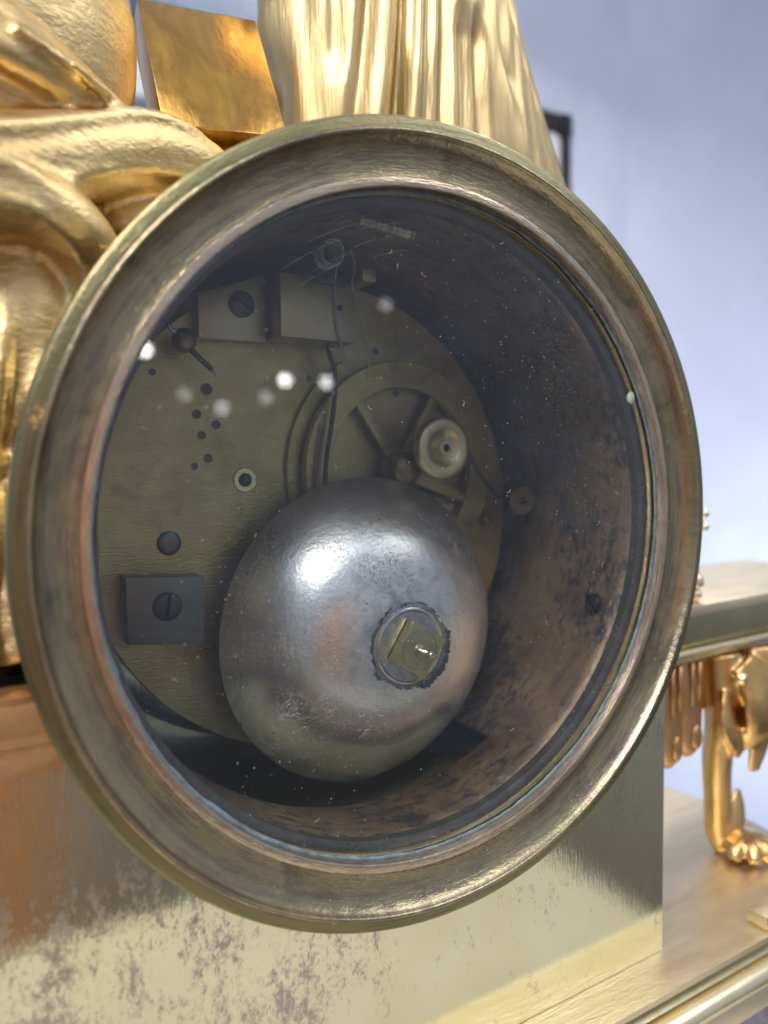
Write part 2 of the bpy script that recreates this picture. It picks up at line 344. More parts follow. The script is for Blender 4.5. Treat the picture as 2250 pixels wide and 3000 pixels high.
# ------------------------------------------------------------------ base of the clock
def base_outline(x0, x1, y0, y1, rad, n=28):
    """plan with square front corners far left and a bowed right end"""
    pts = [(x0, y0), (1.5, y0)]
    cy = (y0+y1)/2; h = (y1-y0)/2
    for i in range(n+1):
        a = -math.pi/2+math.pi*i/n
        pts.append((1.5+rad*math.copysign(abs(math.cos(a))**.8, math.cos(a)), cy+h*math.copysign(abs(math.sin(a))**.8, math.sin(a))))
    pts += [(1.5, y1), (x0, y1)]
    res = []
    for p in pts:
        if not res or (Vector(p)-Vector(res[-1])).length > 1e-4: res.append(p)
    return res
def sweep_base(name, layers, mat, parent, sharp=40, cap=True):
    b = bmesh.new(); rings = []
    for off, z in layers: rings.append([b.verts.new((x, y, z)) for x, y in base_outline(-3.2-off, 0, -.03-off, 1.36+off, .58+off)])
    for A, B in zip(rings, rings[1:]):
        for i in range(len(A)): j = (i+1) % len(A); b.faces.new((A[i], A[j], B[j], B[i]))
    if cap: b.faces.new(rings[0][::-1]); b.faces.new(rings[-1])
    return from_bm(name, b, mat, parent, None, True, sharp)
gb = thing('clock_stand', (0, .6, -2.3), 'wide gilt base with a polished rounded moulding under the brass block', 'clock stand')
sweep_base('base_top', [(0, -1.522), (.0, -1.542), (-.02, -1.546), (-.02, -1.555)], GOLD_PALE, gb)
sweep_base('groove', [(-.022, -1.553), (-.03, -1.566), (-.026, -1.585), (-.01, -1.595)], OLIVE, gb, cap=False)
sweep_base('rounded_moulding', [(-.012, -1.594), (.012, -1.596), (.032, -1.604), (.046, -1.618), (.05, -1.634), (.046, -1.648), (.034, -1.66)], GOLD_BAR, gb, 80, cap=False)
sweep_base('fillet', [(.034, -1.662), (.036, -1.665), (.036, -1.735), (.03, -1.74), (-.05, -1.742)], GOLD_PALE, gb, cap=False)
sweep_base('marble_plinth', [(-.05, -1.741), (-.05, -2.2), (-.03, -2.21), (-.03, -2.3)], MARBLE, gb)
rl = box('corner_step', (1.95, .03, -1.497), (1.16, .08, .05), GOLD_PALE, gb, w=.008)
mt = bmesh.new()
for k in range(9):
    a = k*.7; lathe_s = [(1.50+.05*math.cos(a)*(1-k*.08)+k*.012, .02-.02, -1.80-k*.045, .03-.002*k), (1.53+.05*math.cos(a+1.5)+k*.012, -.03, -1.82-k*.045, .034), (1.56+.04*math.cos(a+3)+k*.01, .0, -1.85-k*.045, .02)]
    tube_bm(spline(lathe_s, 6), 8, mt)
from_bm('gilt_mount', mt, GOLD_LEG, gb, None, True, 60)

# ------------------------------------------------------------------ brass block under the drum
pl = thing('clock_plinth', (0, .6, -1.52), 'tarnished brass block with purple stains under the round clock case', 'clock plinth')
ang = [math.radians(-19.5-141*i/40) for i in range(41)]
arc = [(.9*math.cos(a), .9*math.sin(a)) for a in ang]
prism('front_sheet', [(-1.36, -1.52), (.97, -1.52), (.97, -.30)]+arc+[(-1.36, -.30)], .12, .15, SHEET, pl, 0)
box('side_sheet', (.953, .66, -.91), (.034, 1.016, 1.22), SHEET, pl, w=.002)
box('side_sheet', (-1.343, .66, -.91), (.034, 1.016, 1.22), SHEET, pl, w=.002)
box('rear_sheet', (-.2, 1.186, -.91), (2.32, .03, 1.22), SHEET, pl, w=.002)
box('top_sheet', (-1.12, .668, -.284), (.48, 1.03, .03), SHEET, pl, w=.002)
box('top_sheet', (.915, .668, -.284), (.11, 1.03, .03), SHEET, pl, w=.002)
mprof = [(.118, -.432), (.085, -.430), (.083, -.395), (.078, -.385), (.076, -.366), (.066, -.362), (.060, -.345), (.058, -.338), (.052, -.334), (.045, -.300), (.036, -.275), (.030, -.268), (.030, -.254), (.118, -.252)]
mb = bmesh.new(); A = [mb.verts.new((-1.40, y, z)) for y, z in mprof]; B = [mb.verts.new((-.915, y, z)) for y, z in mprof]
for i in range(len(A)): j = (i+1) % len(A); mb.faces.new((A[i], A[j], B[j], B[i]))
mb.faces.new(A[::-1]); mb.faces.new(B); from_bm('cornice_moulding', mb, GOLD_BROWN, pl, None, True, 30)

# ------------------------------------------------------------------ round case with bezel and glass
C0 = (0, 0, 0)
cc = thing('round_clock_case', (0, .6, -1.0), 'round tarnished brass clock case seen from behind with a glazed bezel', 'clock case')
cove = spline([(.9570, .001), (.951, .010), (.939, .0205), (.920, .0295), (.898, .0350), (.882, .0362), (.8715, .0352)], 28)
lathe('bezel_rim', [(.955, .09), (.992, .088), (1.0, .078), (1.001, .012), (.9995, .0065), (.997, .0042), (.9905, .0022), (.9735, -.0008), (.9705, -.0012)], C0, RIM, cc, 220)
bz = lathe('bezel', [(.9705, -.0008), (.9690, -.004), (.9665, -.0062), (.9635, -.0066), (.9605, -.0055), (.9582, -.0025)]+cove+[(.8705, .0335), (.8690, .0332)], C0, BEZEL, cc, 220)
lathe('bezel_lip', [(.8690, .0336), (.8665, .0328), (.852, .0330), (.8490, .0336), (.8472, .0350), (.8466, .0375), (.8466, .061), (.849, .063), (.93, .068)], C0, LIP, cc, 220)
gl = lathe('glass', [(0, .0655), (.862, .0655), (.862, .0735), (0, .0735)], C0, GLASS, cc, 160)
# putty bead round the edge of the glass, uneven
pb = bmesh.new(); rings = []
for i in range(300):
    a = 2*math.pi*i/300; wv = .0045+.0032*mn.noise((math.cos(a)*9, math.sin(a)*9, 1))+.002*mn.noise((math.cos(a)*40, math.sin(a)*40, 3))
    pr = [(.8475, .0652), (.8475, .0612), (.8463-wv*.3, .0605), (.8455-wv, .063), (.845-wv*1.25, .0652)]
    rings.append([pb.verts.new((r*math.cos(a), y, r*math.sin(a))) for r, y in pr])
for i in range(300):
    A, B = rings[i], rings[(i+1) % 300]
    for k in range(4): pb.faces.new((A[k], A[k+1], B[k+1], B[k]))
from_bm('putty_bead', pb, PUTTY, cc, C0, True, 60)
lathe('inner_ring', [(.856, .075), (.8455, .0755), (.8405, .079), (.8385, .090), (.8405, .099), (.85, .1015)], C0, BRASS, cc, 200)
lathe('dark_ring', [(.87, .1005), (.846, .1015), (.833, .106), (.823, .114), (.822, .14), (.825, .142)], C0, m_plain('dark_ring_brass', (.10, .09, .085), .5, .5, 12, .3), cc, 200)
# drum wall with the slot cut in its underside
dw = bmesh.new(); NA, ys = 180, [.14, .20, .27, .37, .42, .50, .58, .66, .74, .9, 1.1, 1.18]; rr = []
for y in ys: rr.append([dw.verts.new((.835*math.cos(2*math.pi*i/NA), y, .835*math.sin(2*math.pi*i/NA))) for i in range(NA)])
for k in range(len(ys)-1):
    for i in range(NA):
        deg = (i+.5)*360/NA; deg = deg-360 if deg > 180 else deg
        if ys[k] >= .36 and ys[k+1] <= 1.1 and -138 < deg < -59: continue
        j = (i+1) % NA; dw.faces.new((rr[k][i], rr[k][j], rr[k+1][j], rr[k+1][i]))
dwo = from_bm('drum_wall', dw, DRUM, cc, C0, True, 60)
sd = dwo.modifiers.new('thickness', 'SOLIDIFY'); sd.thickness = .02; sd.offset = 1
lathe('drum_shell', [(.93, .085), (.93, 1.2), (.78, 1.21), (0, 1.21)], C0, OLIVE, cc, 160)
a = R(-21.8); sn = (-math.cos(a), 0, -math.sin(a))
screw('wall_screw', (.824*math.cos(a), .245, .824*math.sin(a)), .033, .02, 60, STEEL, dwo, sn)
gb2 = bmesh.new(); bmesh.ops.create_icosphere(gb2, subdivisions=3, radius=1)
for v in gb2.verts:
    k = 1+.18*mn.noise(v.co*1.7); v.co = Vector((v.co.x*.017*k, v.co.y*.008, v.co.z*.019*k))+Vector((.742, .0765, .362))
from_bm('glue_drop', gb2, GLUE, cc, None, True)
# dust lying on the glass
du = bmesh.new(); random.seed(11)
for k in range(1700):
    r_ = .845*math.sqrt(random.random()); a = random.random()*2*math.pi
    x, z = r_*math.cos(a), r_*math.sin(a)
    if mn.noise((x*2.2, z*2.2, 4)) + .35*mn.noise((x*7, z*7, 1)) + (.10 if x > -.1 else -.05) < random.uniform(-.5, .45): continue
    s = random.choice((.0005, .0006, .0007, .0008, .0010, .0012)); el = random.uniform(1, 2.8); th = random.uniform(-.5, .5)+1.57
    M = Matrix.Translation((x, .0650, z)) @ Matrix.Rotation(th, 4, 'Y') @ Matrix.Diagonal((s*el, s*.6, s, 1))
    bmesh.ops.create_icosphere(du, subdivisions=1, radius=1, matrix=M)
for k in range(34):      # hairs and lint
    r_ = .84*math.sqrt(random.random()); a = random.random()*2*math.pi; x, z = r_*math.cos(a), r_*math.sin(a); th = random.random()*6.3; L_ = random.uniform(.006, .018); cv = random.uniform(-1.5, 1.5)
    tube_bm([(x+L_*u*math.cos(th+cv*u), .0648, z+L_*u*math.sin(th+cv*u), .0006) for u in (0, .25, .5, .75, 1)], 4, du)
for k in range(9):      # fine wipe scratches near the top
    r_ = random.uniform(.70, .80); a0_ = random.uniform(95, 112); L_ = random.uniform(4, 13)
    tube_bm([(r_*math.cos(R(a0_+L_*u)), .0653, (r_-.012*u)*math.sin(R(a0_+L_*u)), .00013) for u in (0, .25, .5, .75, 1)], 4, du)
tag(from_bm('dust', du, DUST, gl, None, True), kind='stuff')
ru = bmesh.new()       # the crusty patch of dried dirt on the inside of the glass
for k in range(420):
    a = random.random()*6.283; r_ = random.gauss(.75, .28); x = .455+.072*r_*math.cos(a); z = .43+.105*r_*math.sin(a)
    if r_ > 1.25 or random.random() > .75: continue
    s = random.uniform(.0005, .0018)
    bmesh.ops.create_icosphere(ru, subdivisions=1, radius=1, matrix=Matrix.Translation((x, .0745, z)) @ Matrix.Diagonal((s, s*.5, s, 1)))
tag(from_bm('dirt_crust', ru, m_plain('dried_dirt', (.13, .12, .15), .7), gl, None, True), kind='stuff')

# ------------------------------------------------------------------ movement
BY = .712
mv = thing('clock_movement', (0, .75, -.76), 'old brass clock movement with pierced backplate seen through the dusty glass', 'clock movement')
bp = bmesh.new()
lathe_bm([(0, 0), (.765, 0), (.769, .004), (.769, .03), (0, .03)], (0, BY, 0), 160, bm=bp)
bpo = from_bm('back_plate', bp, BACK, mv, (0, BY, 0), True, 40)
def hole(x, z, r, ring=1.35, mat=BRASS, rm=None):
    o = lathe('pivot_hole', [(r*ring, .0), (r*ring, -.0025), (r*ring*.95, -.0035), (r*1.02, -.0035), (r, -.002), (r*.95, -.0012)], (x, BY, z), rm or BACK, bpo, 28)
    lathe('bore', [(r*1.0, -.0015), (r*.6, -.0012), (0, -.0012)], (x, BY, z), OILHOLE, o, 24)
for x, z, r in ((.209, .552, .011), (-.044, .451, .0095), (-.545, .45, .010), (-.385, .405, .017), (-.418, .33, .013), (-.359, .299, .013), (-.405, .267, .012), (-.387, .197, .013), (-.43, .174, .010), (.287, .412, .011), (-.17, .60, .008)):
    hole(x, z, r, 1.12)
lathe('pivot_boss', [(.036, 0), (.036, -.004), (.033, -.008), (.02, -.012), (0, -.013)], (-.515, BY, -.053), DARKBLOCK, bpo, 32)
wa = lathe('winding_hole', [(.038, 0), (.038, -.004), (.036, -.006), (.022, -.006), (.021, .0)], (-.273, BY, .128), BRASS, bpo, 40)
lathe('bore', [(.022, -.003), (.0, -.003)], (-.273, BY, .128), BLACK, wa, 24)
lathe('arbor', [(.0, -.016), (.010, -.015), (.011, -.003)], (-.272, BY, .131), STEEL, wa, 16)
# suspension cock: screwed foot and raised block
ck = prism('suspension_cock', [(-.421, .548), (-.212, .548), (-.212, .752), (-.421, .676)], .655, BY-.001, BLOCK, mv, .004)
prism('cock_block', [(-.199, .556), (.055, .550), (.058, .747), (-.197, .744)], .57, .690, BLOCK, ck, .005)
screw('cock_screw', (-.288, .655, .656), .040, .018, 38, STEEL, ck)
lathe('cock_hole', [(.010, 0), (0, -.0005)], (-.02+.02, .5695, .655), BLACK, ck, 20)
box('suspension_bar', (.048, .52, .738), (.046, .110, .036), BLOCK, mv, w=.002)
box('suspension_bar', (-.03, .56, .735), (.112, .03, .03), STEEL, mv, w=.002)
# adjusting roller and silk thread
rol_ = bmesh.new(); prof = [(0, -.083), (.017, -.083), (.0185, -.08), (.0185, -.055), (.0165, -.05), (.0165, .06), (.018, .063), (.018, .083), (0, .083)]
lathe_bm(prof, (0, 0, 0), 28, bm=rol_); Mr = Matrix.Translation((-.054, .20, .796)) @ Matrix.Rotation(R(6), 4, 'Y') @ Matrix.Rotation(R(-90), 4, 'Z')
for v in rol_.verts: v.co = Mr @ v.co
from_bm('adjusting_roller', rol_, m_gold('knurled_brass', (.40, .33, .2), (.10, .09, .08), (.3, .5), (40, 1, 1), .004, 4, 2.2), mv, None, True, 40)
box('roller_post', (-.03, .235, .80), (.04, .05, .05), COPPER, mv, w=.006)
coil = [(-.075+.034*math.cos(t*.7)*(1+.1*math.sin(t)), .53-.012*t/6, .79+.036*math.sin(t*.7), .0045) for t in [i*.5 for i in range(80)]]
tube('thread_coil', coil, THREAD, mv, 6)
for pth in ([(-.028, .52, .80, .0032), (-.031, .53, .752, .003), (-.022, .56, .72, .003), (-.016, .56, .627, .003), (.004, .565, .527, .003), (.042, .58, .470, .003)],
            [(.012, .52, .822, .0042), (.024, .515, .79, .0042), (.024, .515, .752, .003), (.018, .52, .72, .003), (.052, .52, .612, .003), (.073, .52, .512, .003), (.062, .52, .431, .003)]):
    tube('silk_thread', pth, THREAD, mv, 6, 40)
# pendulum-stop ball and pins
bl = bmesh.new(); bmesh.ops.create_uvsphere(bl, u_segments=28, v_segments=18, radius=.036, matrix=Matrix.Translation((-.471, .635, .535)))
sb = from_bm('stop_lever', bl, HUB, mv, None, True)
tube('pin', [(-.46, .63, .515, .009), (-.43, .625, .485, .0085), (-.396, .62, .453, .0075)], STEEL, sb, 10)
tube('pin', [(-.485, .63, .55, .008), (-.51, .625, .562, .007), (-.518, .62, .575, .006)], STEEL2, sb, 10)
tube('pin', [(-.38, .70, .49, .003), (-.355, .70, .45, .003)], BRASS, sb, 8)
# hammer spring: long bent wire
tube('wire_spring', [(-.014, .63, .553, .0075), (-.006, .63, .51, .0075), (.008, .63, .475, .0075), (.008, .63, .40, .0075), (-.006, .63, .30, .0075), (-.025, .63, .20, .0075), (-.042, .63, .05, .0075)], STEEL, mv, 10, 50)
tube('wire_spring', [(-.026, .64, .30, .005), (-.045, .64, .20, .005), (-.062, .64, .05, .005)], HUB, mv, 8, 20)
# count wheel: rim, three crossings, hub
WX, WZ = .285, .145
cw = lathe('count_wheel', [(.372, .662), (.372, .688), (.283, .688), (.281, .685), (.281, .664), (.284, .660), (.30, .6595), (.30, .6605), (.345, .6605), (.345, .6595), (.370, .6595)], (WX, 0, WZ), BACK, mv, 140, True)
for dg in (126, 62, -22, -95):
    c, s = math.cos(R(dg)), math.sin(R(dg)); w0, w1 = .026, .016
    n_ = (-s, c); pts = [(WX+c*.03+n_[0]*w0, WZ+s*.03+n_[1]*w0), (WX+c*.29+n_[0]*w1, WZ+s*.29+n_[1]*w1), (WX+c*.29-n_[0]*w1, WZ+s*.29-n_[1]*w1), (WX+c*.03-n_[0]*w0, WZ+s*.03-n_[1]*w0)]
    prism('spoke', pts, .664, .684, BACK, cw, .002)
lathe('hub', [(.06, .03), (.06, -.02), (.056, -.045), (.046, -.062), (.03, -.075), (.012, -.081), (0, -.082)], (.262, .652, .152), HUB, cw, 40)
lathe('snail_wheel', [(.42, .692), (.422, .694), (.422, .704), (.36, .706)], (WX, 0, WZ), BACK, mv, 120, a0=R(120), a1=R(200))
# pulley knob standing forward
kx, kz = .346, .219
kn = lathe('winding_pulley', [(.030, .15), (.030, .045), (.094, .044), (.101, .040), (.104, .034), (.104, .014), (.102, .006), (.096, .0), (.090, -.002), (.064, -.002), (.0600, .001), (.058, .003), (.038, .014), (.030, .015), (.0275, .006), (.0255, -.006), (.024, -.008), (.014, -.008), (.0125, -.006), (.0125, .02)], (kx, .5, kz), PULLEY, mv, 72)
lathe('bore', [(.0125, .004), (0, .005)], (kx, .5, kz), BLACK, kn, 20)
# bell hammer on its wire
hm = lathe('bell_hammer', [(.0, .018), (.050, .016), (.055, .010), (.055, -.006), (.052, -.011), (.0, -.012)], (.757, .6, .024), BLOCK, mv, 40)
lathe('hammer_pin', [(.016, -.011), (.014, -.017), (0, -.018)], (.757, .6, .024), STEEL, hm, 20)
tube('hammer_wire', [(.49, .60, .25, .008), (.545, .60, .155, .008), (.61, .60, .075, .008), (.67, .605, .038, .009), (.71, .607, .03, .010)], STEEL, hm, 10, 24)
screw('plate_screw', (.668, .705, -.046), .024, .03, 20, COPPER, mv)
for c, s, m_ in (((.50, .70, -.03), (.16, .012, .10), COPPER), ((.43, .70, .06), (.20, .02, .03), STEEL), ((.53, .698, -.12), (.13, .014, .11), COPPER), ((.40, .69, .02), (.03, .03, .12), BLACK), ((.47, .698, -.085), (.22, .016, .016), STEEL)):
    box('wheel_bridge', c, s, m_, mv, w=.003)
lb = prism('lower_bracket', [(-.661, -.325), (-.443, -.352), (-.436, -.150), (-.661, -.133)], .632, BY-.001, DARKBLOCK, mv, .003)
screw('bracket_screw', (-.548, .632, -.227), .042, .016, 100, STEEL, lb)
box('movement_strap', (0, .74, -.2), (1.62, .02, .12), STEEL, mv)
tube('movement_pillar', [(.1, .745, -.7, .05), (.1, 1.15, -.7, .05)], BRASS, mv, 16)

# ------------------------------------------------------------------ bell
BX, BZ = .095, -.3745
be = thing('strike_bell', (BX, .59, BZ-.5), 'grey domed metal bell held by a square brass nut inside the clock', 'bell')
bprof = spline([(.0, .3430), (.10, .3445), (.18, .3540), (.25, .3730), (.312, .4045), (.362, .4430), (.405, .4840), (.446, .5290), (.480, .5720), (.503, .603)], 66)
lathe('bell_cup', [(max(r, 0), y) for r, y in bprof]+[(.498, .605), (.466, .578), (.38, .492), (.28, .418), (.15, .37)], (BX, 0, BZ), BELL, be, 180, sharp=60)
lathe('bell_washer', [(.118, .346), (.117, .3385), (.1135, .3360), (.110, .3355), (.1075, .3375), (.105, .3395), (.02, .3395)], (BX, 0, BZ), m_steel('washer_steel', (.66, .62, .60), .2), be, 80)
# ragged old solder round the washer
so = bmesh.new(); outer_, inner_ = [], []
for i in range(150):
    a = 2*math.pi*i/150; k = .127+.009*mn.noise((math.cos(a)*2.5, math.sin(a)*2.5, 2))+.004*mn.noise((math.cos(a)*14, math.sin(a)*14, 5))
    if -70 < math.degrees(math.atan2(math.sin(a), math.cos(a))) < 10: k += .012+.008*mn.noise((a*9, 1, 2))
    outer_.append(so.verts.new((BX+k*math.cos(a), .3425, BZ+k*math.sin(a)))); inner_.append(so.verts.new((BX+.116*math.cos(a), .3395, BZ+.116*math.sin(a))))
for i in range(150): j = (i+1) % 150; so.faces.new((outer_[i], outer_[j], inner_[j], inner_[i]))
from_bm('solder', so, m_plain('old_solder', (.22, .22, .24), .45, .6, 16, .5, .006), be, (BX, .34, BZ), True)
dk = bmesh.new(); random.seed(3)
for i in range(120):
    a = 2*math.pi*i/120; dgr = math.degrees(math.atan2(math.sin(a), math.cos(a)))
    w_ = .0022 if not -75 < dgr < 15 else random.uniform(.004, .018)
    if mn.noise((math.cos(a)*5, math.sin(a)*5, 9)) < .0 and not -75 < dgr < 15: continue
    k = .131+.009*mn.noise((math.cos(a)*2.5, math.sin(a)*2.5, 2))+.004*mn.noise((math.cos(a)*14, math.sin(a)*14, 5))+(.012 if -70 < dgr < 10 else 0)
    s_ = .0075
    bmesh.ops.create_icosphere(dk, subdivisions=1, radius=1, matrix=Matrix.Translation((BX+k*math.cos(a), .3425, BZ+k*math.sin(a))) @ Matrix.Rotation(-a, 4, 'Y') @ Matrix.Diagonal((w_, .0022, s_, 1)))
tag(from_bm('solder_edge', dk, m_plain('black_tar', (.05, .05, .065), .5, 0, 30, .4), be, None, True), kind='stuff')
nc = (.1035, -.381); th = R(-33); hs = .065
NP = [(nc[0]+hs*(x*math.cos(th)-z*math.sin(th)), nc[1]+hs*(x*math.sin(th)+z*math.cos(th))) for x, z in ((-1, -1.02), (1, -1.02), (1, 1.02), (-1, 1.02))]
nu = prism('square_nut', NP, .300, .3355, NUT, be, .0022)
lathe('nut_ring', [(.0605, .2993), (.0600, .3003), (.0585, .3003), (.058, .2993)], (nc[0], 0, nc[1]), m_plain('nut_groove', (.10, .09, .05), .5, .6), nu, 64)
lathe('nut_face', [(.0575, .2992), (.050, .2988), (.030, .2985), (.016, .2985)], (nc[0], 0, nc[1]), NUT, nu, 64)
st = [(.020, .302), (.0195, .292), (.017, .288), (.0118, .287)]
y = .287
for k in range(8): st += [(.0118, y), (.0098, y-.0028)]; y -= .0056
st += [(.0095, y), (.0095, y-.004), (.0105, y-.005), (.0105, y-.012), (.0085, y-.0145), (.005, y-.0145), (.004, y-.012), (0, y-.0115)]
lathe('threaded_stud', st, (nc[0]-.002, 0, nc[1]+.001), m_steel('pale_stud_brass', (.74, .68, .5), .22), be, 32, sharp=30)

# ------------------------------------------------------------------ sculpture helpers
def sculpt(name, bm, mat, parent, vox=.013, smooth=6):
    o = from_bm(name, bm, mat, parent, None, True)
    r_ = o.modifiers.new('remesh', 'REMESH'); r_.mode = 'VOXEL'; r_.voxel_size = vox; r_.use_smooth_shade = True
    s_ = o.modifiers.new('smooth', 'SMOOTH'); s_.factor = .5; s_.iterations = smooth
    return o
def ell(bm, c, s, rot=None, sub=4):
    bmesh.ops.create_icosphere(bm, subdivisions=sub, radius=1, matrix=Matrix.Translation(c) @ (rot.to_4x4() if rot else Matrix()) @ Matrix.Diagonal((*s, 1)))

# ------------------------------------------------------------------ seated figure on the left
sf = thing('seated_figure', (-1.15, .6, -.24), 'gilt bronze seated figure in heavy drapery left of the round case', 'statue')
b = bmesh.new()
ell(b, (-.985, .62, 1.25), (.40, .33, .52))                                  # back and hips
ell(b, (-1.00, .55, .92), (.36, .30, .30))
tube_bm(spline([(-.58, .52, 1.00, .045), (-.74, .36, 1.005, .06), (-.90, .28, 1.09, .055), (-1.08, .26, 1.17, .05)], 16), 14, b)      # upper sash
tube_bm(spline([(-.60, .45, .985, .03), (-.76, .30, .985, .035), (-.92, .22, 1.02, .035), (-1.08, .20, 1.05, .04)], 16), 12, b)
tube_bm(spline([(-.36, .48, .80, .07), (-.46, .40, .905, .082), (-.60, .35, .925, .088), (-.75, .30, .885, .095), (-.90, .26, .82, .11), (-1.06, .22, .76, .14)], 24), 18, b)   # long roll of cloth
tube_bm(spline([(-.40, .44, .90, .05), (-.52, .38, .965, .05), (-.64, .36, .955, .045), (-.78, .30, .90, .04)], 14), 10, b)
tube_bm(spline([(-1.08, .20, .72, .10), (-.93, .20, .73, .085), (-.83, .22, .69, .075), (-.775, .25, .62, .07), (-.76, .28, .50, .08)], 20), 16, b)   # arching fold
tube_bm(spline([(-1.10, .25, 1.13, .085), (-.94, .27, 1.07, .08), (-.80, .32, 1.02, .065), (-.66, .42, .985, .045)], 14), 14, b)
for o_ in (-.05, .0, .05):
    tube_bm(spline([(-.40, .405, .82+o_*.6, .012), (-.50, .325, .92+o_, .018), (-.64, .268, .925+o_*1.1, .020), (-.78, .212, .87+o_*1.1, .020), (-.92, .155, .80+o_*1.2, .022), (-1.06, .09, .74+o_*1.3, .024)], 24), 8, b)
for o_ in (-.04, .035):
    tube_bm(spline([(-1.08, .115, .73+o_, .016), (-.94, .125, .735+o_*.9, .018), (-.85+o_*.2, .155, .69+o_*.6, .016), (-.79+o_*.5, .19, .61, .016), (-.775+o_*.6, .21, .50, .014)], 18), 8, b)
for k in range(4):
    tube_bm(spline([(-1.10+.09*k, .22-.02*k, 1.16-.05*k, .010), (-.90+.05*k, .22, 1.075-.028*k, .014), (-.70+.02*k, .335, 1.01-.01*k, .010)], 14), 8, b)
for x0, x1, z0 in ((-.80, -.86, .60), (-.86, -.95, .55), (-.93, -1.0, .62)):
    tube_bm(spline([(x0, .24, z0, .012), ((x0+x1)/2-.01, .205, z0-.2, .022), (x1, .21, z0-.42, .016), (x1-.01, .23, z0-.6, .01)], 14), 8, b)
ell(b, (-.93, .42, .42), (.20, .22, .40)); ell(b, (-.98, .46, -.02), (.22, .22, .34))                         # leg under cloth
ell(b, (-.63, .42, .72), (.16, .14, .14))
for k in range(4): ell(b, (-.69+.045*k, .29-.004*k, .70+.036*k), (.030, .04, .026))
for x0, x1, w_ in ((-1.02, -1.06, .05), (-.95, -.98, .045), (-.90, -.93, .035), (-.985, -1.0, .03)):
    tube_bm(spline([(x0, .26, .25, w_*.7), ((x0+x1)/2+.02, .22, .05, w_), (x1+.01, .20, -.10, w_), (x1+.02, .18, -.22, w_*1.1)], 12), 10, b)
sculpt('draped_body', b, GOLD, sf, .0105, 4)
box('shadow_gap_strip', (-1.14, .60, -.262), (.44, .80, .016), BLACKPAINT, sf, w=.003)  # black strip painted in for the shadow gap under the figure

# ------------------------------------------------------------------ leaning gilt slab
lean = math.atan2(.22, .43); rs = Matrix.Rotation(-lean, 3, 'X'); xa = Vector((1, 0, 0)); zu = rs @ Vector((0, 0, 1)); yn = rs @ Vector((0, 1, 0))
cen = Vector((-.352, .66, 1.325))+yn*.05
sl = thing('gilt_tablet', (-.352, .58, 1.09), 'polished amber gilt slab leaning back between the two gilt figures', 'tablet')
sb_ = box_bm(cen, (.362, .10, .485), rs, .005)
for v in sb_.verts: v.co.z += (v.co.x+.352)*.10
from_bm('slab', sb_, GOLD_DARK, sl, cen, True, 35)
box('slab_foot', (-.30, .66, 1.02), (.34, .16, .12), GOLD_DARK, sl, rs, .01)

# ------------------------------------------------------------------ standing robed figure
rf = thing('robed_figure', (.48, .85, .74), 'gilt bronze robed figure with long straight folds standing behind the bezel', 'statue')
folds = [  # top / bottom position over the part seen (0 left .. 1 right), width, depth, fade-in, fade-out
    (.05, .065, .028, .014, -1, 2), (.115, .095, .020, .018, -1, .8), (.205, .14, .020, .036, -1, 2), (.31, .235, .022, .066, -1, 2),
    (.345, .275, .014, .014, -1, .7), (.39, .315, .020, .026, -1, 2), (.445, .365, .020, .042, -1, 2), (.505, .43, .022, .028, .1, 2), (.56, .485, .018, .040, .1, 2),
    (.655, .64, .018, .016, .3, .8), (.755, .79, .009, .006, -1, 1.2), (.83, .875, .012, .010, -1, 2), (.93, .97, .012, .010, -1, 2)]
def robe_r(s, t):
    d = 0
    for p0, p1, w_, dep, f0, f1 in folds:
        c = p0+(p1-p0)*t; k = min(1, max(0, (t-f0)/.25))*min(1, max(0, (f1-t)/.25))
        x = s-c
        xs_ = x/(w_*(.7 if x < 0 else 1.6)); d -= dep*k*math.exp(-xs_*xs_)
    d += .014*mn.noise((s*7, t*1.0, 3))+.006*mn.noise(((s+t*.12)*22, t*1.6, 8))
    return d
b = bmesh.new(); NS, NZ = 520, 90; rows = []
for k in range(NZ+1):
    z = .80+1.55*k/NZ; t = (1.72-z)/.42
    tt = min(1.25, max(-.7, t)); rx = .507+.092*tt+.012*tt*tt; ry = .40; cx = .437+.092*tt+.012*tt*tt; cyy = .92
    row = []
    for i in range(NS):
        a = math.pi*(1-2*i/NS)            # a=pi left, going through -y front to right
        s = None; u = i/NS*2-0.0
        ph = math.pi+2*math.pi*i/NS       # left -> front -> right -> back
        s = (2*i/NS) if i <= NS/2 else 1+(2*i/NS-1)
        # linearise s so equal steps look equal from the front
        sl_ = .5-.5*math.cos(math.pi*min(s, 1)) if s <= 1 else s
        d = robe_r(sl_, t) if s <= 1 else .01*math.sin(s*40)
        ed = .035*math.exp(-((s-.0)/.08)**2)*math.sin(t*5+.6)
        x_ = cx+(rx+d*.7+ed)*math.cos(ph)
        row.append(b.verts.new((x_, cyy+(ry+d)*math.sin(ph), max(z, math.sqrt(max(0, .865-x_*x_))-.012+.0008*k))))
    rows.append(row)
for A, B in zip(rows, rows[1:]):
    for i in range(NS): j = (i+1) % NS; b.faces.new((A[i], A[j], B[j], B[i]))
b.faces.new(rows[0][::-1]); b.faces.new(rows[-1])
from_bm('robe', b, GOLD_ROBE, rf, (.48, .92, 1.5), True)

